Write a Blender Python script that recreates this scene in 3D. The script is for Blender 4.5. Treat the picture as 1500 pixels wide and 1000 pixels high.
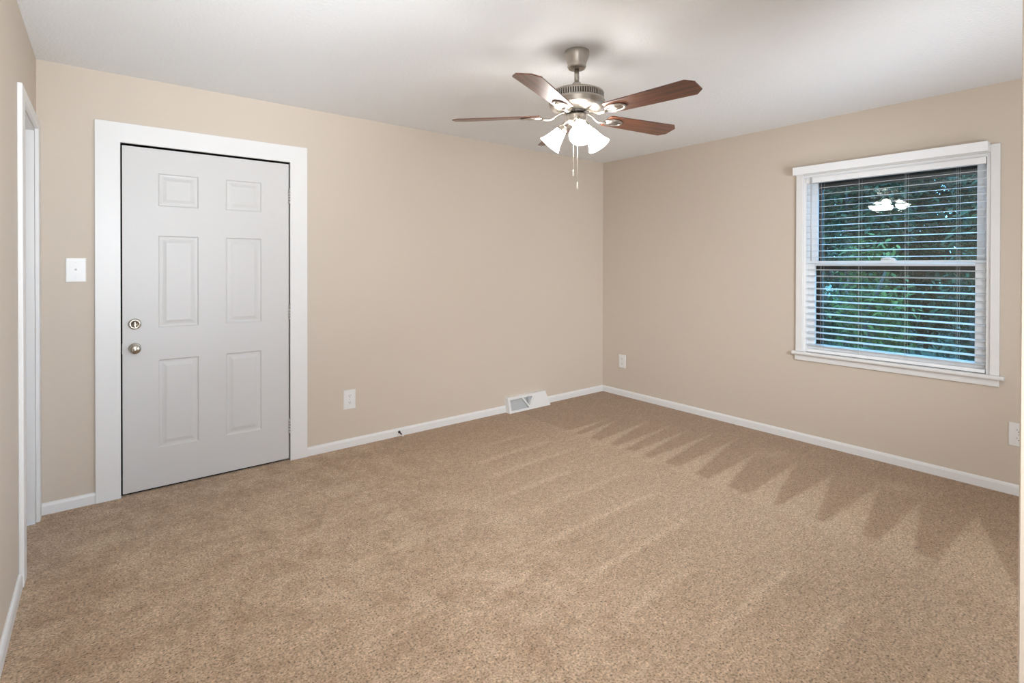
import bpy, bmesh, math, random
import numpy as np
from mathutils import Vector, Matrix
for o in list(bpy.data.objects): bpy.data.objects.remove(o)
SC = bpy.context.scene
COL = SC.collection
PI = math.pi
random.seed(7)

# ------------------------------------------------------------------ camera
CP = Vector((-4.2066, -3.7415, 1.3474)); YAW, PIT, ROL = 0.66975, -0.0057, 0.0016
fw = Vector((math.sin(YAW)*math.cos(PIT), math.cos(YAW)*math.cos(PIT), math.sin(PIT)))
rt = Vector((math.cos(YAW), -math.sin(YAW), 0)); up = rt.cross(fw)
r2 = rt*math.cos(ROL)+up*math.sin(ROL); u2 = -rt*math.sin(ROL)+up*math.cos(ROL)
cd = bpy.data.cameras.new('camera'); cam = bpy.data.objects.new('camera', cd); COL.objects.link(cam)
M = Matrix((r2, u2, -fw)).transposed().to_4x4(); M.translation = CP
cam.matrix_world = M
cd.sensor_width = 36; cd.lens = 756.87/1500*36; cd.shift_y = -107.75/1500
cd.clip_start = 0.02; cd.clip_end = 200
SC.camera = cam

# ------------------------------------------------------------------ view, sky, large lights
SC.view_settings.view_transform = 'Standard'; SC.view_settings.look = 'None'
SC.view_settings.gamma = 1; SC.view_settings.use_curve_mapping = False
SC.view_settings.exposure = 0.31
W = bpy.data.worlds.new('evening_sky'); SC.world = W; W.use_nodes = True
bg = W.node_tree.nodes['Background']
bg.inputs[0].default_value = (0.20, 0.53, 1.0, 1); bg.inputs[1].default_value = 12.0

def area(name, loc, target, size, power, color):
    l = bpy.data.lights.new(name, 'AREA'); l.shape = 'DISK'; l.size = size; l.energy = power; l.color = color
    o = bpy.data.objects.new(name, l); COL.objects.link(o)
    o.location = loc; o.rotation_euler = (Vector(target)-Vector(loc)).to_track_quat('-Z', 'Y').to_euler()
    return o
# unseen flash bounced off the ceiling, plus three narrow beams added as fill
FC = (0.90, 0.97, 1.05)
area('bounce_flash', (-3.68, -4.40, 0.75), (-3.68, -3.9, 2.44), 0.5, 52, FC)
for tgt, sp, pw in (((-4.1, -0.1, 0.75), 65, 2.6), ((-3.5, -0.9, 2.44), 60, 6.5), ((-2.1, -1.5, 0.3), 65, 6.0)):
    area('fill_beam', (-4.12, -3.86, 1.55), tgt, 0.5, pw, FC).data.spread = math.radians(sp)
# fill lights added in the unseen adjoining room to even out the walls and ceiling
area('adjoining_room_fill', (-2.0, -4.3, 1.5), (-0.5, -1.1, 0.9), 0.5, 8.5, FC).data.spread = math.radians(75)
area('adjoining_room_fill', (-1.5, -4.7, 0.8), (-0.5, -2.4, 1.5), 1.2, 11, FC)
area('adjoining_room_fill', (-1.6, -4.6, 1.2), (-4.48, -1.9, 1.3), 0.8, 3.5, FC).data.spread = math.radians(55)
area('adjoining_room_fill', (-1.6, -4.6, 1.0), (-0.9, -1.7, 2.44), 0.8, 3.0, FC).data.spread = math.radians(55)
LAMP = 24.0           # emission of the lit glass shades

# ------------------------------------------------------------------ helpers
def tag(o, label=None, cat=None, group=None, kind=None):
    if label: o['label'] = label
    if cat: o['category'] = cat
    if group: o['group'] = group
    if kind: o['kind'] = kind
    return o
def empty(name, loc, rz=0):
    o = bpy.data.objects.new(name, None); COL.objects.link(o); o.location = loc; o.rotation_euler = (0, 0, rz)
    o.empty_display_size = 0.05
    return o

class MB:
    def __init__(s): s.v = []; s.f = []; s.sm = []
    def add(s, vs, fs, smooth=False):
        n = len(s.v); s.v += [tuple(v) for v in vs]
        for f in fs: s.f.append(tuple(i+n for i in f)); s.sm.append(smooth)
        return s
    def box(s, x0, x1, y0, y1, z0, z1):
        x0, x1 = sorted((x0, x1)); y0, y1 = sorted((y0, y1)); z0, z1 = sorted((z0, z1))
        vs = [(x, y, z) for z in (z0, z1) for y in (y0, y1) for x in (x0, x1)]
        return s.add(vs, [(0,2,3,1),(4,5,7,6),(0,1,5,4),(2,6,7,3),(0,4,6,2),(1,3,7,5)])
    def prism(s, prof, axis, a, b):
        """closed 2-D profile extruded along axis 0/1/2 from a to b; profile gives the other two coordinates in order"""
        n = len(prof); vs = []
        for t in (a, b):
            for p in prof:
                q = list(p); q.insert(axis, t); vs.append(q)
        fs = [tuple(range(n))[::-1], tuple(range(n, 2*n))]
        fs += [(i, (i+1) % n, n+(i+1) % n, n+i) for i in range(n)]
        return s.add(vs, fs)
    def lathe(s, prof, n=32, mat=None, smooth=True, caps=True):
        """(r, z) profile turned round z"""
        vs = []; fs = []
        for (r, z) in prof:
            for k in range(n):
                a = 2*PI*k/n; vs.append(Vector((r*math.cos(a), r*math.sin(a), z)))
        for i in range(len(prof)-1):
            for k in range(n):
                fs.append((i*n+k, i*n+(k+1) % n, (i+1)*n+(k+1) % n, (i+1)*n+k))
        if mat is not None: vs = [mat @ v for v in vs]
        s.add(vs, fs, smooth)
        if caps:
            m = len(s.v)-len(vs)
            if prof[0][0] > 1e-5: s.f.append(tuple(m+k for k in range(n))[::-1]); s.sm.append(False)
            if prof[-1][0] > 1e-5: s.f.append(tuple(m+(len(prof)-1)*n+k for k in range(n))); s.sm.append(False)
        return s
    def tube(s, pts, rad, n=10, flat=1.0, upv=(0, 0, 1)):
        """round (or flattened) tube through points, radius per point"""
        pts = [Vector(p) for p in pts]
        if not isinstance(rad, (list, tuple)): rad = [rad]*len(pts)
        vs = []; fs = []; U = Vector(upv)
        for i, p in enumerate(pts):
            t = (pts[min(i+1, len(pts)-1)]-pts[max(i-1, 0)]).normalized()
            a = t.cross(U)
            if a.length < 1e-4: a = t.cross(Vector((1, 0, 0)))
            a.normalize(); b = a.cross(t)
            for k in range(n):
                th = 2*PI*k/n; vs.append(p+a*math.cos(th)*rad[i]+b*math.sin(th)*rad[i]*flat)
        for i in range(len(pts)-1):
            for k in range(n): fs.append((i*n+k, i*n+(k+1) % n, (i+1)*n+(k+1) % n, (i+1)*n+k))
        fs.append(tuple(range(n))[::-1]); fs.append(tuple((len(pts)-1)*n+k for k in range(n)))
        return s.add(vs, fs, True)
    def build(s, name, m, parent=None, bevel=0, seg=2):
        me = bpy.data.meshes.new(name); me.from_pydata(s.v, [], s.f)
        me.polygons.foreach_set('use_smooth', s.sm)
        bm = bmesh.new(); bm.from_mesh(me); bmesh.ops.recalc_face_normals(bm, faces=bm.faces); bm.to_mesh(me); bm.free()
        me.materials.append(m); me.update()
        o = bpy.data.objects.new(name, me); COL.objects.link(o)
        if parent is not None: o.parent = parent
        if bevel:
            b = o.modifiers.new('bevel', 'BEVEL'); b.width = bevel; b.segments = seg; b.limit_method = 'ANGLE'; b.angle_limit = math.radians(40)
            b.harden_normals = False
        return o
def struct(o): o['kind'] = 'structure'; return o

# ------------------------------------------------------------------ materials
def mat(name, col, rough=0.5, metal=0.0, spec=0.5, coat=0.0):
    m = bpy.data.materials.new(name); m.use_nodes = True
    b = m.node_tree.nodes['Principled BSDF']
    b.inputs['Base Color'].default_value = (*col, 1); b.inputs['Roughness'].default_value = rough
    b.inputs['Metallic'].default_value = metal; b.inputs['Specular IOR Level'].default_value = spec
    b.inputs['Coat Weight'].default_value = coat
    return m
def nodes(m): return m.node_tree.nodes, m.node_tree.links, m.node_tree.nodes['Principled BSDF']
def add_bump(m, scale, strength, dist=0.002, detail=2, voronoi=False):
    N, L, b = nodes(m)
    tc = N.new('ShaderNodeTexCoord'); t = N.new('ShaderNodeTexVoronoi' if voronoi else 'ShaderNodeTexNoise')
    t.inputs['Scale'].default_value = scale
    if not voronoi: t.inputs['Detail'].default_value = detail
    bp = N.new('ShaderNodeBump'); bp.inputs['Strength'].default_value = strength; bp.inputs['Distance'].default_value = dist
    L.new(tc.outputs['Object'], t.inputs['Vector']); L.new(t.outputs[0], bp.inputs['Height']); L.new(bp.outputs[0], b.inputs['Normal'])
    return m
M_wall = add_bump(mat('beige_wall_paint', (0.63, 0.545, 0.455), 0.6, spec=0.3), 160, 0.12, 0.001)
M_ceil = add_bump(mat('white_textured_ceiling', (0.87, 0.88, 0.885), 0.9, spec=0.1), 75, 0.75, 0.006, 3)
M_trim = mat('white_trim_paint', (0.79, 0.78, 0.765), 0.38)
M_door = mat('white_door_paint', (0.635, 0.62, 0.605), 0.42)
M_vinyl = mat('white_vinyl', (0.88, 0.885, 0.89), 0.35)
M_slat = mat('white_blind_slat', (0.68, 0.73, 0.77), 0.4)
M_plate = mat('white_plastic', (0.80, 0.79, 0.77), 0.3)
M_hole = mat('dark_socket_hole', (0.02, 0.02, 0.02), 0.6)
M_black = mat('black_gap_shade', (0.006, 0.006, 0.006), 0.9, spec=0.1)
M_bronze = mat('dark_bronze_frame', (0.022, 0.017, 0.017), 0.5)
M_cord = mat('white_cord', (0.6, 0.6, 0.6), 0.7)
M_reg = mat('white_register_enamel', (0.78, 0.77, 0.75), 0.35)
M_regin = mat('grey_register_metal', (0.50, 0.51, 0.51), 0.45)
M_ni = mat('brushed_nickel', (0.50, 0.465, 0.42), 0.28, 1.0)
M_ni2 = mat('satin_nickel_knob', (0.50, 0.47, 0.41), 0.25, 1.0)
M_hinge = mat('steel_hinge', (0.55, 0.54, 0.52), 0.35, 0.9)
M_dark = mat('dark_motor_metal', (0.05, 0.045, 0.04), 0.5, 0.6)
M_rub = mat('dark_rubber', (0.06, 0.035, 0.03), 0.6)
M_chain = mat('pale_chain', (0.75, 0.70, 0.62), 0.4, 0.3)
M_clear = mat('clear_plastic_wand', (0.55, 0.56, 0.56), 0.15)
# brushed look on the nickel
for m in (M_ni,):
    N, L, b = nodes(m); tc = N.new('ShaderNodeTexCoord'); mp = N.new('ShaderNodeMapping'); mp.inputs['Scale'].default_value = (300, 300, 8)
    nz = N.new('ShaderNodeTexNoise'); nz.inputs['Scale'].default_value = 1.0
    mr = N.new('ShaderNodeMapRange'); mr.inputs['To Min'].default_value = 0.30; mr.inputs['To Max'].default_value = 0.46
    L.new(tc.outputs['Object'], mp.inputs[0]); L.new(mp.outputs[0], nz.inputs['Vector']); L.new(nz.outputs[0], mr.inputs[0]); L.new(mr.outputs[0], b.inputs['Roughness'])
# cherry wood blades, grain along the blade
M_wood = mat('cherry_wood', (0.2, 0.07, 0.03), 0.42, spec=0.6, coat=1.0)
N, L, b = nodes(M_wood); b.inputs['Coat Roughness'].default_value = 0.5; tc = N.new('ShaderNodeTexCoord'); mp = N.new('ShaderNodeMapping'); mp.inputs['Scale'].default_value = (3, 45, 10)
nz = N.new('ShaderNodeTexNoise'); nz.inputs['Scale'].default_value = 1.6; nz.inputs['Detail'].default_value = 5
cr = N.new('ShaderNodeValToRGB'); cr.color_ramp.elements[0].position = 0.3; cr.color_ramp.elements[0].color = (0.05, 0.011, 0.004, 1)
cr.color_ramp.elements[1].position = 0.72; cr.color_ramp.elements[1].color = (0.21, 0.064, 0.022, 1)
L.new(tc.outputs['Object'], mp.inputs[0]); L.new(mp.outputs[0], nz.inputs['Vector']); L.new(nz.outputs[0], cr.inputs[0]); L.new(cr.outputs[0], b.inputs['Base Color'])
# lit frosted glass
def emit(name, col, s):
    m = mat(name, (0.9, 0.88, 0.84), 0.4); b = m.node_tree.nodes['Principled BSDF']
    b.inputs['Emission Color'].default_value = (*col, 1); b.inputs['Emission Strength'].default_value = s
    return m
M_shade = emit('lit_frosted_glass', (1.0, 0.975, 0.94), LAMP)
M_bulb = emit('lit_bulb', (1.0, 0.97, 0.93), LAMP*5.0)
# window pane: clear with Fresnel reflection
M_glass = bpy.data.materials.new('window_glass'); M_glass.use_nodes = True
N = M_glass.node_tree.nodes; L = M_glass.node_tree.links; N.clear()
out = N.new('ShaderNodeOutputMaterial'); mx = N.new('ShaderNodeMixShader'); fr = N.new('ShaderNodeFresnel'); fr.inputs[0].default_value = 1.5
tr = N.new('ShaderNodeBsdfTransparent'); tr.inputs[0].default_value = (0.93, 0.97, 0.96, 1); gl = N.new('ShaderNodeBsdfGlossy'); gl.inputs['Roughness'].default_value = 0.0
L.new(fr.outputs[0], mx.inputs[0]); L.new(tr.outputs[0], mx.inputs[1]); L.new(gl.outputs[0], mx.inputs[2]); L.new(mx.outputs[0], out.inputs[0])
# carpet
M_carp = mat('brown_cut_pile_carpet', (0.4, 0.27, 0.18), 0.95, spec=0.05)
N, L, b = nodes(M_carp); b.inputs['Sheen Weight'].default_value = 0.15; b.inputs['Sheen Roughness'].default_value = 0.5
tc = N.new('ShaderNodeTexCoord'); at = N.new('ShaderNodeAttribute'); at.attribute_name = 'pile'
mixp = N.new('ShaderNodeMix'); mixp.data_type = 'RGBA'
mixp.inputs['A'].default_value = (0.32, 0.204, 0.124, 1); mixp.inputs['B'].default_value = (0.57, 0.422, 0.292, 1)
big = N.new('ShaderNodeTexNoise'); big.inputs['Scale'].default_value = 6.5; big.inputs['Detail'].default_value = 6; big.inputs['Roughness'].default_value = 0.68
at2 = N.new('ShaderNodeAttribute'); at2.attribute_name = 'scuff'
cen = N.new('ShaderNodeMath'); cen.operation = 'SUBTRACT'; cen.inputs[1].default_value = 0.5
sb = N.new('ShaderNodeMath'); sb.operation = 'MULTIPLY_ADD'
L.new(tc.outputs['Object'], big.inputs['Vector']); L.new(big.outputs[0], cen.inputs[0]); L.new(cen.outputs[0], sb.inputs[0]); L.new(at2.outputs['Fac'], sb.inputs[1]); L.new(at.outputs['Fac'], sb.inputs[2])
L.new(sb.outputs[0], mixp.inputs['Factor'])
fine = N.new('ShaderNodeTexNoise'); fine.inputs['Scale'].default_value = 125; fine.inputs['Detail'].default_value = 2; fine.inputs['Roughness'].default_value = 0.6
mid = N.new('ShaderNodeTexNoise'); mid.inputs['Scale'].default_value = 34; mid.inputs['Detail'].default_value = 3; mid.inputs['Roughness'].default_value = 0.7
L.new(tc.outputs['Object'], fine.inputs['Vector']); L.new(tc.outputs['Object'], mid.inputs['Vector'])
cr = N.new('ShaderNodeValToRGB')      # few dark specks, shade between tufts put into the colour; many mid tones
for p_, v_ in ((0.30, 0.26), (0.42, 0.82), (0.56, 1.08), (0.72, 1.45)):
    e_ = cr.color_ramp.elements.new(p_); e_.color = (v_/1.5, v_/1.5*0.985, v_/1.5*0.97, 1)
cr.color_ramp.elements.remove(cr.color_ramp.elements[0]); cr.color_ramp.elements.remove(cr.color_ramp.elements[-1])
L.new(fine.outputs[0], cr.inputs[0])
sc_ = N.new('ShaderNodeVectorMath'); sc_.operation = 'SCALE'
mr = N.new('ShaderNodeMapRange'); mr.inputs['From Min'].default_value = 0.3; mr.inputs['From Max'].default_value = 0.7; mr.inputs['To Min'].default_value = 1.20; mr.inputs['To Max'].default_value = 1.84
L.new(mid.outputs[0], mr.inputs[0]); L.new(cr.outputs[0], sc_.inputs[0]); L.new(mr.outputs[0], sc_.inputs['Scale'])
mul = N.new('ShaderNodeMix'); mul.data_type = 'RGBA'; mul.blend_type = 'MULTIPLY'; mul.inputs['Factor'].default_value = 1
L.new(mixp.outputs['Result'], mul.inputs['A']); L.new(sc_.outputs[0], mul.inputs['B'])
L.new(mul.outputs['Result'], b.inputs['Base Color'])
bpn = N.new('ShaderNodeBump'); bpn.inputs['Strength'].default_value = 0.7; bpn.inputs['Distance'].default_value = 0.006
L.new(fine.outputs[0], bpn.inputs['Height']); L.new(bpn.outputs[0], b.inputs['Normal'])
# outdoors
def leafmat(name, c0, c1):
    m = mat(name, c0, 0.7, spec=0.12); N, L, b = nodes(m)
    tc = N.new('ShaderNodeTexCoord'); nz = N.new('ShaderNodeTexNoise'); nz.inputs['Scale'].default_value = 2.5; nz.inputs['Detail'].default_value = 3
    cr = N.new('ShaderNodeValToRGB'); cr.color_ramp.elements[0].position = 0.35; cr.color_ramp.elements[0].color = (*c0, 1)
    cr.color_ramp.elements[1].position = 0.65; cr.color_ramp.elements[1].color = (*c1, 1)
    L.new(tc.outputs['Object'], nz.inputs['Vector']); L.new(nz.outputs[0], cr.inputs[0]); L.new(cr.outputs[0], b.inputs['Base Color'])
    return m
M_leaf = leafmat('dark_leaf', (0.007, 0.014, 0.006), (0.020, 0.037, 0.014))
M_leaf2 = leafmat('lit_leaf', (0.03, 0.045, 0.008), (0.075, 0.095, 0.022))  # brighter green puts lamplight on the near leaves into the colour
M_bark = mat('bark', (0.05, 0.04, 0.03), 0.9)
M_grass = mat('dark_lawn', (0.03, 0.06, 0.02), 0.9)
M_ext = mat('outside_wall_paint', (0.5, 0.5, 0.48), 0.8)

# ------------------------------------------------------------------ room shell (metres; back right corner of the floor is the origin)
XL, H, YN, YB = -4.484, 2.44, -3.645, -6.6
T = 0.14
DX0, DX1, DZ = -4.127, -3.198, 2.048            # entry door opening
WY0, WY1, WZ0, WZ1 = -3.09, -2.025, 0.69, 2.03   # window opening
LY0, LY1, LZ = -0.70, -0.10, 2.05                # doorway in the left wall

w = MB()
w.box(XL, DX0, 0, T, 0, H).box(DX1, 0, 0, T, 0, H).box(DX0, DX1, 0, T, DZ, H)
struct(w.build('wall_back', M_wall))
w = MB()
w.box(0, T, T, WY1, 0, H).box(0, T, WY0, YB, 0, H).box(0, T, WY0, WY1, 0, WZ0).box(0, T, WY0, WY1, WZ1, H)
struct(w.build('wall_right', M_wall))
w = MB()
w.box(XL-T, XL, T, LY1, 0, H).box(XL-T, XL, LY0, YB, 0, H).box(XL-T, XL, LY0, LY1, LZ, H)
struct(w.build('wall_left', M_wall))
XN = -3.435
struct(MB().box(XN, XN+0.65, YN-0.125, YN, 0, H).build('wall_front', M_wall, bevel=0.006))
struct(MB().box(XL-T, T, YB-T, YB, 0, H).build('wall_behind', M_wall))
struct(MB().box(XL-T, T, YB-T, T, H, H+0.1).build('ceiling', M_ceil))

# floor: a dense grid carrying the pile tone (vacuum marks, darker stretches) as an attribute
def floor():
    st = 0.0175
    xs = np.arange(XL-T, T+st, st); ys = np.arange(YB-T, T+st, st)
    X, Y = np.meshgrid(xs, ys); nx, ny = len(xs), len(ys)
    pile = np.full(X.shape, 0.60)
    # strip along the window wall brushed the dark way, with pale wedges
    def sm(v, a, b_):
        t = np.clip((v-a)/(b_-a), 0, 1); return t*t*(3-2*t)
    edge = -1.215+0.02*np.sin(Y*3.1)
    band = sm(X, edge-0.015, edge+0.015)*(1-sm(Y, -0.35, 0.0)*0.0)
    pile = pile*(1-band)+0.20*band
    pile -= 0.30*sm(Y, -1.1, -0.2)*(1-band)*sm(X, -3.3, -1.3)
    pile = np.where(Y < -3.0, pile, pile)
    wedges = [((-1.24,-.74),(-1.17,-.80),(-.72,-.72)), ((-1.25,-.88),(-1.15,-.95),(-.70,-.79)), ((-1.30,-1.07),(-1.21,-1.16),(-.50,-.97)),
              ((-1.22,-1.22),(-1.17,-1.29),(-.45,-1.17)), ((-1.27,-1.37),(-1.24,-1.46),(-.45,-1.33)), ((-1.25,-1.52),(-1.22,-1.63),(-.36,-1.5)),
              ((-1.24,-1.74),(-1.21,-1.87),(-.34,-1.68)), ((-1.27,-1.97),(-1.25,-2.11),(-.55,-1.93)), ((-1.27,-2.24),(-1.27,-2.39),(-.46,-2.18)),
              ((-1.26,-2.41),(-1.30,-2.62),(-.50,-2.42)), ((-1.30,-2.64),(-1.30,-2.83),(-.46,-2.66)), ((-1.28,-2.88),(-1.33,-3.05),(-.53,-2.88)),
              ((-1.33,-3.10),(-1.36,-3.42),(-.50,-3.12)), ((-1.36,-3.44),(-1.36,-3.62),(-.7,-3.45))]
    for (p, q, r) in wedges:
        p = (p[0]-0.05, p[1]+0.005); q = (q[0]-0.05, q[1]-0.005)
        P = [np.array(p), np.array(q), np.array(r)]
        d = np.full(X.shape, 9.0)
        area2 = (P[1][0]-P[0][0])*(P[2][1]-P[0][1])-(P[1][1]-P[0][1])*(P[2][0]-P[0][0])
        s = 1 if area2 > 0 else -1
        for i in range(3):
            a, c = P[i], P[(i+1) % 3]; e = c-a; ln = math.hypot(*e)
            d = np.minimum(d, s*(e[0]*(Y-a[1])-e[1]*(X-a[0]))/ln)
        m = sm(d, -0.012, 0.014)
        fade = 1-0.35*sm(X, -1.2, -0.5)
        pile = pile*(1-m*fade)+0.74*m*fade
    # pale strokes running in from the strip
    strokes = [(-.86,-2.3,-1.5,.30),(-1.09,-2.35,-1.5,.3),(-1.37,-2.6,-1.75,.32),(-1.62,-2.45,-1.45,.22),(-1.9,-2.75,-1.6,.3),(-2.21,-2.6,-1.7,.3),
               (-2.47,-2.75,-2.1,.22),(-2.74,-2.6,-1.75,.3),(-3.0,-2.4,-1.9,.25),(-.62,-2.1,-1.5,.2),(-2.05,-3.1,-2.7,.18)]
    for (y0, xa, xb, k) in strokes:
        c = y0+0.025*np.sin((X-xa)*2.2)
        m = np.exp(-((Y-c)/0.022)**2)*sm(X, xa, xa+0.15)*(1-sm(X, xb-0.12, xb))
        g = sm(Y-c, -0.22, 0)*(Y < c)*sm(X, xa, xa+0.3)*(1-sm(X, xb-0.1, xb))
        pile += k*m - 0.10*g
    # pale scuffed patches
    for (px, py, pr, k) in [(-2.55,-1.55,.12,.22),(-2.75,-2.1,.15,.18),(-2.65,-1.25,.10,.2),(-2.9,-1.9,.1,.12),(-3.4,-1.7,.25,.06),(-3.9,-2.2,.3,.05),(-3.6,-2.6,.3,.06),
                            (-.45,-2.0,.12,.2),(-.42,-2.75,.10,.2),(-.95,-3.3,.25,.2)]:
        pile += k*np.exp(-(((X-px)**2+(Y-py)**2)/pr**2))
    for (px, py, sx, sy, k) in [(-3.95,-.35,.5,.15,-.12),(-4.3,-.95,.12,.3,-.18),(-4.3,-1.7,.12,.7,-.15),(-2.9,-.25,.7,.12,-.12)]:  # darker stretches along the left and back walls
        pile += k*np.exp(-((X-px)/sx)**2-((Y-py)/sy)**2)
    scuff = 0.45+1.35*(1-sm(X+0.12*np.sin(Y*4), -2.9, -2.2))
    pile = np.clip(pile, 0.02, 1.0)
    vs = np.stack([X.ravel(), Y.ravel(), np.zeros(X.size)], 1)
    idx = np.arange(nx*ny).reshape(ny, nx)
    fs = np.stack([idx[:-1,:-1].ravel(), idx[:-1,1:].ravel(), idx[1:,1:].ravel(), idx[1:,:-1].ravel()], 1)
    me = bpy.data.meshes.new('floor'); me.from_pydata(vs.tolist(), [], fs.tolist())
    a = me.attributes.new('pile', 'FLOAT', 'POINT'); a.data.foreach_set('value', pile.ravel().astype(np.float32))
    a = me.attributes.new('scuff', 'FLOAT', 'POINT'); a.data.foreach_set('value', scuff.ravel().astype(np.float32))
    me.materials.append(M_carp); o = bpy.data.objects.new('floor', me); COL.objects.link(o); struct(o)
floor()

# baseboards: low profile with an eased top
BP = [(0, 0), (0.013, 0), (0.013, 0.046), (0.009, 0.058), (0.004, 0.062), (0, 0.062)]
def base(name, segs):
    m = MB()
    for (axis, wallc, sgn, a, b_) in segs:
        prof = [(wallc+sgn*p, z) for p, z in BP]
        m.prism(prof, axis, a, b_)
    return struct(m.build(name, M_trim))
CX0, CX1, CZ = -4.242, -3.085, 2.161
base('baseboard_back', [(0, 0, -1, XL, CX0), (0, 0, -1, CX1, 0)])
base('baseboard_right', [(1, 0, -1, -0.0, YB)])
base('baseboard_left', [(1, XL, 1, -0.80, YB)])
base('baseboard_front', [(0, YN, 1, XN+0.02, XN+0.63)])

# ------------------------------------------------------------------ entry door
t = MB()   # flat wide casing with jamb lining
t.prism([(CX0, 0), (CX0, CZ), (CX1, CZ), (CX1, 0), (DX1, 0), (DX1, DZ), (DX0, DZ), (DX0, 0)], 1, -0.02, 0)
tr1 = struct(t.build('trim_1', M_trim, bevel=0.002))
t = MB(); t.box(DX0-0.006, DX0, 0, T, 0, DZ).box(DX1, DX1+0.006, 0, T, 0, DZ).box(DX0, DX1, 0, T, DZ, DZ+0.006)
struct(t.build('door_jamb', M_trim, tr1))
t = MB(); t.box(DX0, DX0+0.03, 0.022, 0.075, 0, DZ).box(DX1-0.03, DX1, 0.05, 0.075, 0, DZ).box(DX0+.03, DX1-.03, 0.05, 0.075, DZ-0.04, DZ).box(DX0+.03, DX1-.03, 0.02, 0.09, 0.0, 0.011)  # black strips put the shade of the door gap into colour
tag(t.build('gap_shade', M_black, tr1), 'black strip painted as the shade in the gap round the door')
LX0, LX1, LZ0, LZ1 = -4.1185, -3.2035, 0.013, 2.036
def six_panel_face(mb, y, xcuts, zcuts, panels):
    xs = sorted(xcuts); zs = sorted(zcuts)
    for i in range(len(xs)-1):
        for j in range(len(zs)-1):
            a, b_, c, d = xs[i], xs[i+1], zs[j], zs[j+1]
            if (i, j) in panels:
                rings = [(0, 0), (0.006, 0.0065), (0.016, 0.0075), (0.024, 0.0065), (0.042, 0.0015), (0.046, 0.0015)]
                vs = []
                for (ins, dy) in rings:
                    vs += [(a+ins, y+dy, c+ins), (b_-ins, y+dy, c+ins), (b_-ins, y+dy, d-ins), (a+ins, y+dy, d-ins)]
                fs = []
                for k in range(len(rings)-1):
                    for q in range(4): fs.append((k*4+q, k*4+(q+1) % 4, k*4+4+(q+1) % 4, k*4+4+q))
                n = (len(rings)-1)*4; fs.append((n, n+1, n+2, n+3))
                mb.add(vs, fs)
            else:
                mb.add([(a, y, c), (b_, y, c), (b_, y, d), (a, y, d)], [(0, 1, 2, 3)])
d = MB()
six_panel_face(d, 0.0, [LX0, -3.946, -3.738, -3.587, -3.377, LX1], [LZ0, .247, .775, .968, 1.519, 1.696, 1.892, LZ1],
               {(1,1),(3,1),(1,3),(3,3),(1,5),(3,5)})
d.add([(LX0,0,LZ0),(LX1,0,LZ0),(LX1,0,LZ1),(LX0,0,LZ1),(LX0,.045,LZ0),(LX1,.045,LZ0),(LX1,.045,LZ1),(LX0,.045,LZ1)],
      [(4,5,6,7),(0,1,5,4),(1,2,6,5),(2,3,7,6),(3,0,4,7)])
door = struct(d.build('door_1', M_door))
def RX(): return Matrix.Rotation(PI/2, 4, 'X')       # lathe axis z -> -y (towards the room)
def atm(x, y, z): return Matrix.Translation((x, y, z)) @ RX()
k = MB()
k.lathe([(0.0, 0.0), (0.031, 0.0), (0.031, 0.005), (0.027, 0.009), (0.013, 0.011), (0.0115, 0.03), (0.016, 0.036), (0.0255, 0.043), (0.0275, 0.052), (0.0255, 0.060), (0.017, 0.0645), (0.0, 0.0655)], 32, atm(-4.061, 0, 0.856), caps=False)
kn = k.build('door_knob', M_ni2, door); tag(kn, 'round satin nickel knob')
MB().lathe([(0.009, 0.065), (0.009, 0.068), (0.004, 0.0685), (0, 0.068)], 16, atm(-4.061, 0, 0.856), caps=False).build('lock_button', M_ni2, kn)
k = MB().lathe([(0.0, 0.0), (0.032, 0.0), (0.032, 0.006), (0.028, 0.012), (0.02, 0.0135), (0.018, 0.011), (0.0, 0.011)], 32, atm(-4.061, 0, 0.998), caps=False)
db = k.build('deadbolt', M_ni2, door); tag(db, 'satin nickel deadbolt with thumb turn')
MB().box(-4.0655, -4.0565, -0.028, -0.010, 0.982, 1.014).build('thumb_turn', M_ni2, db, bevel=0.003)
MB().box(LX0-0.0015, LX0, 0.008, 0.036, 0.825, 0.885).build('latch_plate', M_hinge, door)
for i, zc in enumerate((1.815, 1.016, 0.232)):
    h = MB()
    for q in range(5):
        z0 = zc-0.05+q*0.02
        h.lathe([(0.0065, z0+0.0006), (0.0065, z0+0.0194)], 12, Matrix.Translation((-3.2008, -0.0065, 0)))
    h.lathe([(0.004, zc+0.05), (0.006, zc+0.053), (0.003, zc+0.058)], 10, Matrix.Translation((-3.2008, -0.0065, 0)))
    h.box(-3.2045, -3.1965, -0.003, 0.0, zc-0.05, zc+0.05)
    tag(h.build('hinge', M_hinge, door), 'steel butt hinge')

# ------------------------------------------------------------------ doorway in the left wall
t = MB()
t.box(XL, XL+0.018, LY0, LY0-0.10, 0, LZ+0.05).box(XL, XL+0.018, LY1, 0, 0, LZ+0.05).box(XL, XL+0.018, LY0, LY1, LZ, LZ+0.05)
tr2 = struct(t.build('trim_2', M_trim, bevel=0.004))
t = MB(); t.box(XL-T, XL, LY0, LY0+0.012, 0, LZ).box(XL-T, XL, LY1-0.012, LY1, 0, LZ).box(XL-T, XL, LY0+.012, LY1-.012, LZ-0.012, LZ)
struct(t.build('door_jamb', M_trim, tr2))
d2 = struct(MB().box(XL-T+0.001, XL-T+0.036, LY0+0.014, LY1-0.014, 0.008, LZ-0.014).build('door_2', M_door))

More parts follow.
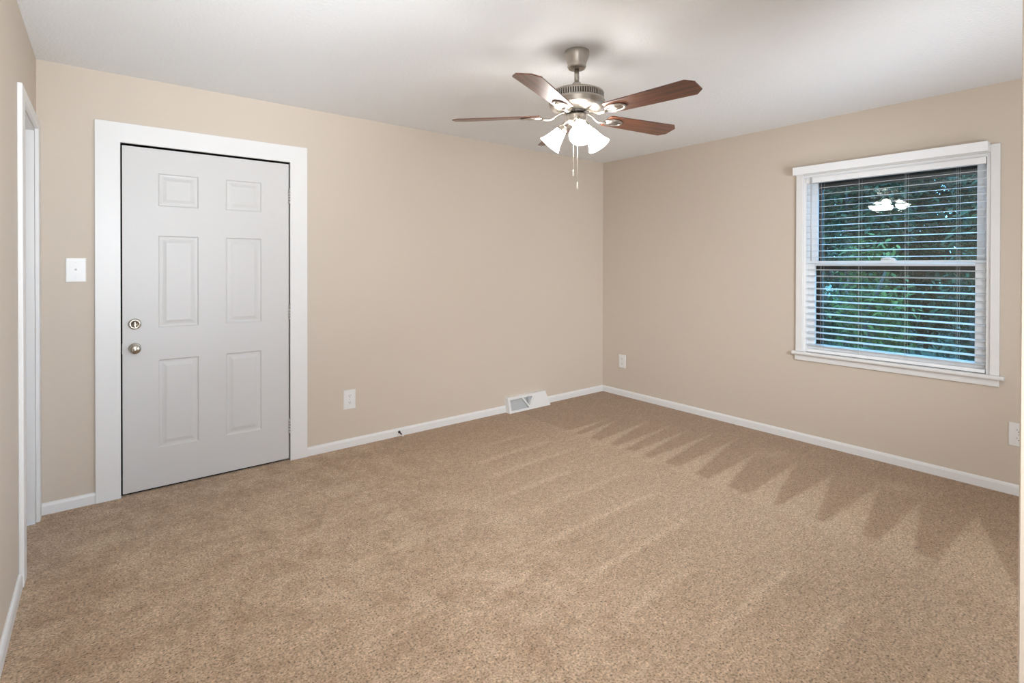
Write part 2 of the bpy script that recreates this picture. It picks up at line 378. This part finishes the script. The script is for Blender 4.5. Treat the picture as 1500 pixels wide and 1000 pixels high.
# ------------------------------------------------------------------ window
WM = 0.5*(WY0+WY1)
fr_ = MB()   # frame lining of the opening
fr_.box(0.0, T, WY1, WY1-0.02, WZ0, WZ1).box(0.0, T, WY0, WY0+0.02, WZ0, WZ1).box(0.0, T, WY0+.02, WY1-.02, WZ1-0.02, WZ1).box(0.034, T, WY0+.02, WY1-.02, WZ0, WZ0+0.022)
win = struct(fr_.build('window_1', M_vinyl))
def sash(name, x0, x1, gy0, gy1, gz0, gz1, oz0, oz1):
    m = MB(); a, b_ = WY0+0.02, WY1-0.02
    m.box(x0, x1, a, gy0, oz0, oz1).box(x0, x1, gy1, b_, oz0, oz1).box(x0, x1, gy0, gy1, oz0, gz0).box(x0, x1, gy0, gy1, gz1, oz1)
    s = m.build(name, M_vinyl, win, bevel=0.003)
    g = MB().box((x0+x1)/2-0.002, (x0+x1)/2+0.002, gy0-0.004, gy1+0.004, gz0-0.004, gz1+0.004).build('pane', M_glass, s)
    return s
sash('upper_sash', 0.072, 0.102, -3.013, -2.096, 1.382, 1.979, 1.345, 2.01)
lo = sash('lower_sash', 0.036, 0.066, -3.012, -2.092, 0.751, 1.345, 0.70, 1.381)
lk = MB().box(0.038, 0.064, -2.60, -2.515, 1.381, 1.386)
lk.tube([(0.05, -2.595, 1.388), (0.048, -2.565, 1.397), (0.045, -2.545, 1.398), (0.04, -2.515, 1.391)], [0.007, 0.010, 0.009, 0.005], 10)
tag(lk.build('sash_lock', M_vinyl, lo), 'white cam lock on the meeting rail')
m = MB(); a, b_ = WY0+0.02, WY1-0.02   # storm window outside
m.box(0.118, 0.132, a, -3.02, WZ0+.022, WZ1-.02).box(0.118, 0.132, -2.112, b_, WZ0+.022, WZ1-.02).box(0.118, 0.132, -3.02, -2.112, 1.928, WZ1-.02)
m.box(0.118, 0.132, -3.02, -2.112, WZ0+.022, 0.735).box(0.118, 0.132, -3.02, -2.112, 1.304, 1.378).box(0.118, 0.132, -3.02, -2.112, 1.955-.012, 1.955-.004)
sf = m.build('storm_frame', M_bronze, win)
MB().box(0.1235, 0.1265, -3.022, -2.108, 0.733, 1.93).build('storm_pane', M_glass, sf)
cs = MB()
cs.box(-0.02, 0, WY1, -1.977, WZ0, 2.078).box(-0.02, 0, -3.132, WY0, WZ0, 2.078).box(-0.02, 0, WY0, WY1, WZ1, 2.078)
struct(cs.build('trim_3', M_trim, bevel=0.003))
sill = MB().prism([(-0.046, 0.668), (-0.050, 0.674), (-0.050, 0.685), (-0.046, 0.690), (0.0, 0.690), (0.0, 0.668)], 1, -3.157, -1.960)
sill.box(0.0, 0.034, WY0, WY1, 0.668, 0.690)
sl = struct(sill.build('trim_4', M_trim))
struct(MB().box(-0.018, 0, -3.132, -1.970, 0.622, 0.668).build('apron', M_trim, sl, bevel=0.003))

# ------------------------------------------------------------------ window blind
bl = empty('window_blind', (0.010, WM, 0.690))
tag(bl, 'white two-inch slatted blind with its slats open in the window', 'blind')
def off(o): o.matrix_parent_inverse = Matrix.Translation(-Vector(bl.location)); return o
SY0, SY1 = WY0+0.023, WY1-0.023
v = MB(); v.box(-0.084, -0.072, -3.086, -1.977, 2.032, 2.090).box(-0.072, -0.02, -1.989, -1.977, 2.032, 2.090).box(-0.072, -0.02, -3.086, -3.074, 2.032, 2.090)
off(v.build('valance', M_vinyl, bl, bevel=0.002))
off(MB().box(-0.014, 0.034, SY0, SY1, 1.968, WZ1-0.021).build('headrail', M_vinyl, bl, bevel=0.002))
NS = 26; z0 = 0.749; pitch = 0.04715
for i in range(NS):
    zc = z0+i*pitch
    if zc > 1.955: break
    tilt = math.radians(6.4+(1.3 if i % 2 else -1.0)+random.uniform(-0.5, 0.5))
    hw = 0.0238; n = 5; prof = []
    for q in range(n+1):
        u = -1+2*q/n; prof.append((u*hw, 0.0010+0.0008*(1-u*u)))
    for q in range(n+1):
        u = 1-2*q/n; prof.append((u*hw, -0.0010+0.0008*(1-u*u)))
    ct, sn = math.cos(tilt), math.sin(tilt)
    prof = [(0.010+x*ct-z*sn, zc+x*sn+z*ct) for x, z in prof]
    s = MB().prism(prof, 1, SY0, SY1)
    off(s.build('slat', M_slat, bl))
off(MB().box(-0.013, 0.033, SY0, SY1, 0.6935, 0.716).build('bottom_rail', M_vinyl, bl, bevel=0.004))
for y in (-2.155, -2.401, -2.671, -2.939):
    c = MB()
    for x in (-0.0158, 0.0355):
        c.tube([(x, y, 0.716), (x, y, 1.968)], 0.0005, 6)
    c.tube([(0.010, y+0.012, 0.716), (0.010, y+0.012, 1.968)], 0.0005, 6)
    off(c.build('ladder_cord', M_cord, bl))
wd = MB().tube([(-0.024, -2.088, 1.992), (-0.026, -2.089, 1.383)], 0.0042, 8)
wd.tube([(-0.024, -2.088, 2.01), (-0.024, -2.088, 1.985)], 0.006, 8)
off(wd.build('tilt_wand', M_clear, bl))

# ------------------------------------------------------------------ electrical plates
def plate(mb, w_, h_, d_=0.006):
    mb.prism([(-w_/2, 0), (w_/2, 0), (w_/2, -d_*0.45), (w_/2-0.004, -d_), (-w_/2+0.004, -d_), (-w_/2, -d_*0.45)], 2, -h_/2, h_/2)
def outlet(loc, rz, label, w_=0.090, h_=0.140):
    r = empty('electrical_outlet', loc, rz); tag(r, label, 'outlet')
    m = MB(); plate(m, w_, h_); m.build('cover_plate', M_plate, r, bevel=0.001)
    for zc in (0.0245, -0.0245):
        pr = []
        for q in range(20):
            a = 2*PI*q/20; pr.append((0.0165*math.cos(a), max(-0.0135, min(0.0135, 0.0175*math.sin(a)))+zc))
        vs = MB(); n = len(pr)
        vs.add([(x, -0.0055, z) for x, z in pr]+[(x, -0.0078, z) for x, z in pr], [tuple(range(n, 2*n))]+[(i, (i+1) % n, n+(i+1) % n, n+i) for i in range(n)])
        rc = vs.build('receptacle', M_plate, r)
        hl = MB().box(-0.0075, -0.0055, -0.0083, -0.0077, zc-0.0005, zc+0.0085).box(0.0052, 0.0072, -0.0083, -0.0077, zc+0.0005, zc+0.0075)
        hl.lathe([(0.0026, 0.0077), (0.0026, 0.0083)], 10, Matrix.Translation((0, 0, zc-0.007)) @ RX())
        hl.build('socket_slots', M_hole, rc)
    MB().lathe([(0.003, 0.0058), (0.0028, 0.0072), (0, 0.0074)], 12, RX(), caps=False).build('screw', M_hinge, r)
    return r
outlet((-2.777, 0, 0.352), 0, 'white duplex outlet low on the back wall between the panelled door and the floor register')
outlet((0, -0.270, 0.355), -PI/2, 'white outlet low on the window wall close to the far corner', 0.088, 0.132)
outlet((0, -3.217, 0.357), -PI/2, 'white duplex outlet low on the wall to the right of the window', 0.090, 0.135)
sw = empty('light_switch', (-4.3235, 0, 1.3155)); tag(sw, 'white single toggle light switch on a wide plate left of the panelled door', 'light switch')
m = MB(); plate(m, 0.088, 0.130); m.build('cover_plate', M_plate, sw, bevel=0.001)
MB().box(-0.006, 0.006, -0.0075, -0.005, -0.012, 0.012).build('toggle_slot', M_plate, sw)
MB().prism([(-0.006, -0.004), (-0.006, 0.008), (-0.017, 0.012), (-0.017, 0.006)], 0, -0.004, 0.004).build('toggle', M_plate, sw, bevel=0.001)
for zc in (0.042, -0.042): MB().lathe([(0.003, 0.0055), (0.0028, 0.0068), (0, 0.007)], 12, Matrix.Translation((0, 0, zc)) @ RX(), caps=False).build('screw', M_plate, sw)

# ------------------------------------------------------------------ baseboard register
rg = empty('floor_register', (-1.075, 0, 0)); tag(rg, 'white metal baseboard heat register on the back wall near the far corner', 'vent')
hw_, fb, ft, ht = 0.245, -0.072, -0.038, 0.133
m = MB()
m.add([(-hw_, 0, ht), (hw_-.03, 0, ht), (hw_-.03, ft, ht), (-hw_, ft, ht)], [(0, 1, 2, 3)])     # top
m.prism([(0, 0), (fb, 0), (ft, ht), (0, ht)], 0, -hw_-0.004, -hw_)                              # left end
m.add([(hw_-.03, 0, ht), (hw_-.03, ft, ht), (hw_+.004, fb, 0), (hw_+.004, 0, 0)], [(0, 1, 2, 3)])
def fp(x, tz, dy=0): # a point on the sloping front
    return (x, fb+(ft-fb)*tz/ht+dy, tz)
def fquad(a, c, z0_, z1_, x1top=None): m.add([fp(a, z0_), fp(c, z0_), fp(x1top if x1top is not None else c, z1_), fp(a, z1_)], [(0, 1, 2, 3)])
fquad(-hw_, hw_+.004, 0, 0.020); fquad(-hw_, hw_-.03, 0.113, ht); fquad(-hw_, -hw_+0.02, 0.020, 0.113); m.add([fp(0.008, 0.02), fp(hw_, 0.02), fp(hw_-.028, 0.113), fp(0.066, 0.113)], [(0, 1, 2, 3)])
body = m.build('housing', M_reg, rg)
sol = body.modifiers.new('sheet', 'SOLIDIFY'); sol.thickness = 0.003; sol.offset = -1
MB().add([fp(-hw_+.01, 0.01, 0.028), fp(0.07, 0.01, 0.028), fp(0.07, 0.125, 0.028), fp(-hw_+.01, 0.125, 0.028)], [(0, 1, 2, 3)]).build('back_plate', M_regin, rg)
for (xa, xb) in ((-0.075, 0.0), (0.06, 0.0)):
    g = MB(); vs = []
    for dx in (-0.009, 0.009):
        for dy in (0.002, 0.026): vs += [fp(xa+dx, 0.117, dy), fp(xb+dx, 0.017, dy)]
    g.add(vs, [(0, 1, 3, 2), (4, 6, 7, 5), (0, 4, 5, 1), (2, 3, 7, 6), (0, 2, 6, 4), (1, 5, 7, 3)])
    g.build('damper_blade', M_reg, rg)
MB().box(-0.012, -0.002, -0.05, -0.035, 0.06, 0.12).build('damper_rib', M_regin, rg)

# ------------------------------------------------------------------ spring door stop
ds = empty('door_stop', (-2.383, -0.013, 0.034)); tag(ds, 'small brown door stop sticking out of the back baseboard', 'door stop')
MB().lathe([(0.010, 0), (0.010, 0.004), (0.006, 0.007)], 14, RX()).build('base', M_rub, ds)
hp = [(0.0042*math.cos(q*0.9), -0.006-q*0.0007, 0.0042*math.sin(q*0.9)-q*0.00016) for q in range(70)]
MB().tube(hp, 0.0016, 6).build('spring', M_rub, ds)
MB().lathe([(0.0065, 0.052), (0.0075, 0.056), (0.0075, 0.066), (0.005, 0.069)], 14, Matrix.Translation((0, 0, -0.011)) @ RX()).build('tip', M_plate, ds)

# ------------------------------------------------------------------ ceiling fan
FX, FY = -2.300, -1.866
fan = empty('ceiling_fan', (FX, FY, H)); tag(fan, 'brushed nickel ceiling fan with five cherry wood blades and three lit glass shades', 'ceiling fan')
ZB = 2.113-H
MB().lathe([(0.062, 0), (0.0635, -0.006), (0.0635, -0.020), (0.060, -0.030), (0.055, -0.045), (0.047, -0.064), (0.046, -0.070), (0.048, -0.078), (0.042, -0.088), (0.018, -0.090)], 40).build('canopy', M_ni, fan)
MB().lathe([(0.0125, -0.085), (0.0125, -0.166)], 20).build('downrod', M_ni, fan)
MB().lathe([(0.021, -0.160), (0.0235, -0.168), (0.0235, -0.194), (0.05, -0.199), (0.10, -0.204), (0.126, -0.208), (0.136, -0.213), (0.139, -0.220), (0.136, -0.2225)], 48, caps=False).build('motor_top', M_ni, fan)
MB().lathe([(0.130, -0.218), (0.130, -0.252)], 48).build('vent_core', M_dark, fan)
fins = MB()
for q in range(72):
    a = 2*PI*q/72; c_, s_ = math.cos(a), math.sin(a); vs = []
    for r_ in (0.129, 0.1385):
        for tt in (-0.0032, 0.0032):
            for z_ in (-0.2215, -0.249): vs.append((r_*c_-tt*s_, r_*s_+tt*c_, z_))
    fins.add(vs, [(0,1,3,2),(4,6,7,5),(0,4,5,1),(2,3,7,6),(0,2,6,4),(1,5,7,3)])
fins.build('vent_band', M_ni, fan)
MB().lathe([(0.137, -0.2485), (0.141, -0.250), (0.143, -0.255), (0.143, -0.264), (0.139, -0.269), (0.140, -0.277), (0.134, -0.288), (0.118, -0.297), (0.098, -0.302), (0.078, -0.304), (0.060, -0.307), (0.045, -0.309)], 48, caps=False).build('motor_housing', M_ni, fan)
MB().lathe([(0.062, -0.300), (0.062, -0.312), (0.034, -0.314), (0.034, -0.322)], 32).build('rotor_plate', M_dark, fan)
MB().lathe([(0.036, -0.318), (0.0475, -0.321), (0.050, -0.328), (0.050, -0.352), (0.047, -0.360), (0.037, -0.366), (0.032, -0.374), (0.020, -0.384), (0.009, -0.388), (0.006, -0.396), (0, -0.398)], 36).build('light_fitter', M_ni, fan)
TW = math.radians(11)
def blade_pt(x, y, dz=0.0):   # blade frame: x out along the blade, y across; clockwise edge rides higher
    return Vector((x, y*math.cos(TW)+dz*math.sin(TW), ZB-y*math.sin(TW)+dz*math.cos(TW)))
for kx in range(5):
    az = math.radians(-82.7)+kx*2*PI/5
    outl = [(0.185, -0.048), (0.20, -0.054), (0.612, -0.068), (0.647, -0.036), (0.647, 0.036), (0.612, 0.068), (0.20, 0.054), (0.185, 0.048)]
    n = len(outl); m = MB()
    m.add([blade_pt(x, y, 0.003) for x, y in outl]+[blade_pt(x, y, -0.003) for x, y in outl],
          [tuple(range(n)), tuple(range(n, 2*n))[::-1]]+[(i, (i+1) % n, n+(i+1) % n, n+i) for i in range(n)])
    b_ = m.build('blade', M_wood, fan, bevel=0.001); b_.rotation_euler = (0, 0, az)
    # cast bracket: curved arm, then an open oval with a spine under the blade root
    m = MB()
    m.tube([(0.045, 0, -0.309), (0.075, 0, -0.311), (0.098, 0, -0.320), (0.118, 0, -0.336), (0.138, 0, -0.342), (0.162, 0, -0.340), (0.185, 0, ZB-0.010)], [0.010, 0.0085, 0.0075, 0.0075, 0.0085, 0.010, 0.012], 10, flat=0.7)
    ov = []
    for q in range(25):
        a = 2*PI*q/24; ov.append(blade_pt(0.232+0.052*math.cos(a), 0.030*math.sin(a), -0.0075))
    m.tube(ov, 0.0068, 8, flat=0.8)
    m.tube([blade_pt(0.178, 0, -0.008), blade_pt(0.284, 0, -0.007)], [0.010, 0.0055], 8, flat=0.6)
    for yy in (-0.014, 0.014): m.tube([blade_pt(0.195, yy, -0.0068), blade_pt(0.268, yy, -0.0068)], 0.0045, 8, flat=0.7)
    br = m.build('blade_bracket', M_ni, fan); br.rotation_euler = (0, 0, az)
for kx in range(3):
    az = math.radians(233.5)+kx*2*PI/3
    dirv = Vector((math.sin(math.radians(44)), 0, -math.cos(math.radians(44))))
    neck = Vector((0.073, 0, 2.058-H))
    m = MB(); m.tube([(0.040, 0, -0.350), (0.062, 0, -0.352), (0.073, 0, -0.360), neck-dirv*0.004], [0.008, 0.008, 0.009, 0.011], 10)
    Ml = Matrix.Translation(neck) @ Vector((0, 0, 1)).rotation_difference(dirv).to_matrix().to_4x4()
    m.lathe([(0.012, -0.010), (0.022, -0.004), (0.0275, 0.004), (0.0275, 0.016), (0.0255, 0.016), (0.02, 0.002)], 24, Ml, caps=False)
    a_ = m.build('lamp_arm', M_ni, fan); a_.rotation_euler = (0, 0, az)
    prof = [(0.024, 0.006), (0.027, 0.018), (0.033, 0.040), (0.039, 0.062), (0.046, 0.083), (0.054, 0.101), (0.061, 0.113)]
    inner = [(r_-0.003, z_) for r_, z_ in prof[::-1]]
    s_ = MB().lathe(prof+inner, 36, Ml, caps=False).build('lamp_shade', M_shade, fan); s_.rotation_euler = (0, 0, az)
    tag(s_, 'glowing white bell glass shade')
    MB().lathe([(0.010, 0.012), (0.013, 0.030), (0.024, 0.055), (0.027, 0.070), (0.022, 0.088), (0.010, 0.097), (0, 0.099)], 20, Ml).build('bulb', M_bulb, s_)
for (dx, z1, nm) in ((-0.018, 1.80, 0), (0.003, 1.735, 1)):
    p = Vector((rt.x, rt.y, 0))*dx + Vector((-fw.x, -fw.y, 0))*0.012
    m = MB().tube([(p.x, p.y, -0.375), (p.x, p.y, z1+0.03-H)], 0.0014, 6)
    for q in range(0, 60):
        zz = -0.38-q*0.0098
        if zz < z1+0.03-H: break
        m.lathe([(0.0, 0.0022), (0.0022, 0), (0.0, -0.0022)], 6, Matrix.Translation((p.x, p.y, zz)), caps=False)
    ch = m.build('pull_chain', M_chain, fan)
    MB().lathe([(0.002, z1+0.034-H), (0.0042, z1+0.026-H), (0.0036, z1+0.008-H), (0.005, z1-H), (0, z1-0.002-H)], 12, Matrix.Translation((p.x, p.y, 0))).build('chain_pull', M_chain, ch)

# ------------------------------------------------------------------ outdoors: lawn, shrubs and trees seen through the window
struct(MB().box(T, 120, -60, 80, -0.7, -0.5).build('ground', M_grass))
def tree(name, label, group, x, y, zb, zt, rad, nleaf, size, lm, seed):
    rg_ = random.Random(seed); t_ = empty(name, (x, y, -0.5)); tag(t_, label, 'shrub' if 'shrub' in name else 'tree', group)
    h = zt+0.5; cz = h/2
    m = MB(); m.tube([(0, 0, -0.02), (0.03, 0.02, h*0.35), (-0.02, 0.03, max(cz, h*0.6))], [0.07, 0.05, 0.02], 8)
    for q in range(6):
        a = rg_.uniform(0, 6.28); m.tube([(0, 0, h*0.2+q*0.08*h), (0.5*rad*math.cos(a), 0.5*rad*math.sin(a), h*0.35+q*0.09*h)], [0.03, 0.01], 6)
    m.build('trunk', M_bark, t_)
    # leaf clumps
    vs = []; fs = []; clumps = []
    for q in range(max(10, nleaf//50)):
        a = rg_.uniform(0, 2*PI); ring = math.sqrt(rg_.uniform(0.05, 1)); zz = rg_.uniform(0.08, 1)
        prf = (rad-0.22)*(1-max(0, (zz-0.7)/0.3)**2*0.55)*(0.6+0.4*min(1, zz/0.25))
        clumps.append(Vector((prf*ring*math.cos(a), prf*ring*math.sin(a), zz*(h-0.25))))
    for q in range(nleaf):
        c = clumps[rg_.randrange(len(clumps))]; s = size*rg_.uniform(0.6, 1.3)
        p = c+Vector([max(-0.2, min(0.2, rg_.gauss(0, 0.10))) for _ in range(3)])
        if p.z < 0.05: continue
        d_ = Vector((rg_.uniform(-1, 1), rg_.uniform(-1, 1), rg_.uniform(-1.0, 0.25))).normalized()
        nn = Vector((rg_.uniform(-.7, .7), rg_.uniform(-.7, .7), 1)); sd = d_.cross(nn).normalized(); nn = sd.cross(d_)
        i = len(vs)
        vs += [p, p+d_*s*0.35+sd*s*0.22-nn*s*0.03, p+d_*s*0.75+sd*s*0.15-nn*s*0.02, p+d_*s*1.1-nn*s*0.10, p+d_*s*0.75-sd*s*0.15-nn*s*0.02, p+d_*s*0.35-sd*s*0.22-nn*s*0.03]
        fs += [(i, i+1, i+2, i+3), (i, i+3, i+4, i+5)]
    f = MB(); f.add(vs, fs); f.build('foliage', lm, t_)
G = 'trees beyond the window'
near = [(2.45, -1.72, 1.75, 0.52, M_leaf2, 'leafy shrub painted a lit green just outside the left half of the window'),
        (2.45, -0.42, 1.9, 0.52, M_leaf2, 'shrub painted a lit green outside, mostly hidden behind the left window frame'),
        (2.6, -2.98, 1.15, 0.5, M_leaf, 'low dark shrub outside behind the lower right pane'),
        (3.9, -0.95, 1.9, 0.58, M_leaf, 'dark shrub behind the lit-looking shrubs outside the window'),
        (3.9, -2.35, 1.6, 0.58, M_leaf, 'dark shrub outside to the right of the lit-looking shrub')]
for i, (x, y, zt, rd, lm, lab) in enumerate(near):
    tree('leafy_shrub', lab, 'shrubs outside the window', x, y, -0.5, zt, rd, 3600, 0.072, lm, 20+i)
far = [(6.1, -2.55, 3.4, 1.0, 'dense tree at the right of the view through the window'), (6.1, -0.25, 3.6, 1.0, 'dense tree in the middle of the view through the window'),
       (6.1, 2.05, 3.5, 1.0, 'dense tree at the left of the view through the window'), (8.6, -2.85, 4.4, 1.05, 'taller tree behind the right tree outside the window'),
       (8.6, -0.5, 4.6, 1.05, 'taller tree behind the gap between the right and middle trees'), (8.6, 1.85, 4.6, 1.05, 'taller tree behind the gap between the middle and left trees'),
       (11.3, -1.7, 5.8, 1.15, 'third-row tree at the right of the window view'), (11.3, 0.75, 5.8, 1.15, 'third-row tree in the middle of the window view'),
       (11.3, 3.2, 5.8, 1.15, 'third-row tree at the left of the window view'),
       (14.0, -1.0, 6.2, 1.15, 'big tree far back at the right of the window view'), (14.0, 1.4, 6.2, 1.15, 'big tree far back in the middle of the window view'), (14.0, 3.8, 6.2, 1.15, 'big tree far back at the left of the window view'),
       (16.6, 0.2, 6.8, 1.2, 'hindmost tree at the right, mostly hidden by nearer trees'), (16.6, 2.7, 6.8, 1.2, 'hindmost tree in the middle, mostly hidden by nearer trees'), (16.6, 5.2, 6.8, 1.2, 'hindmost tree at the left, mostly hidden by nearer trees')]
for i, (x, y, zt, rd, lab) in enumerate(far):
    tree('leafy_tree', lab, G, x, y, -0.5, zt, rd, 8500, 0.125 if x < 7 else (0.17 if x < 13 else 0.23), M_leaf, 50+i)
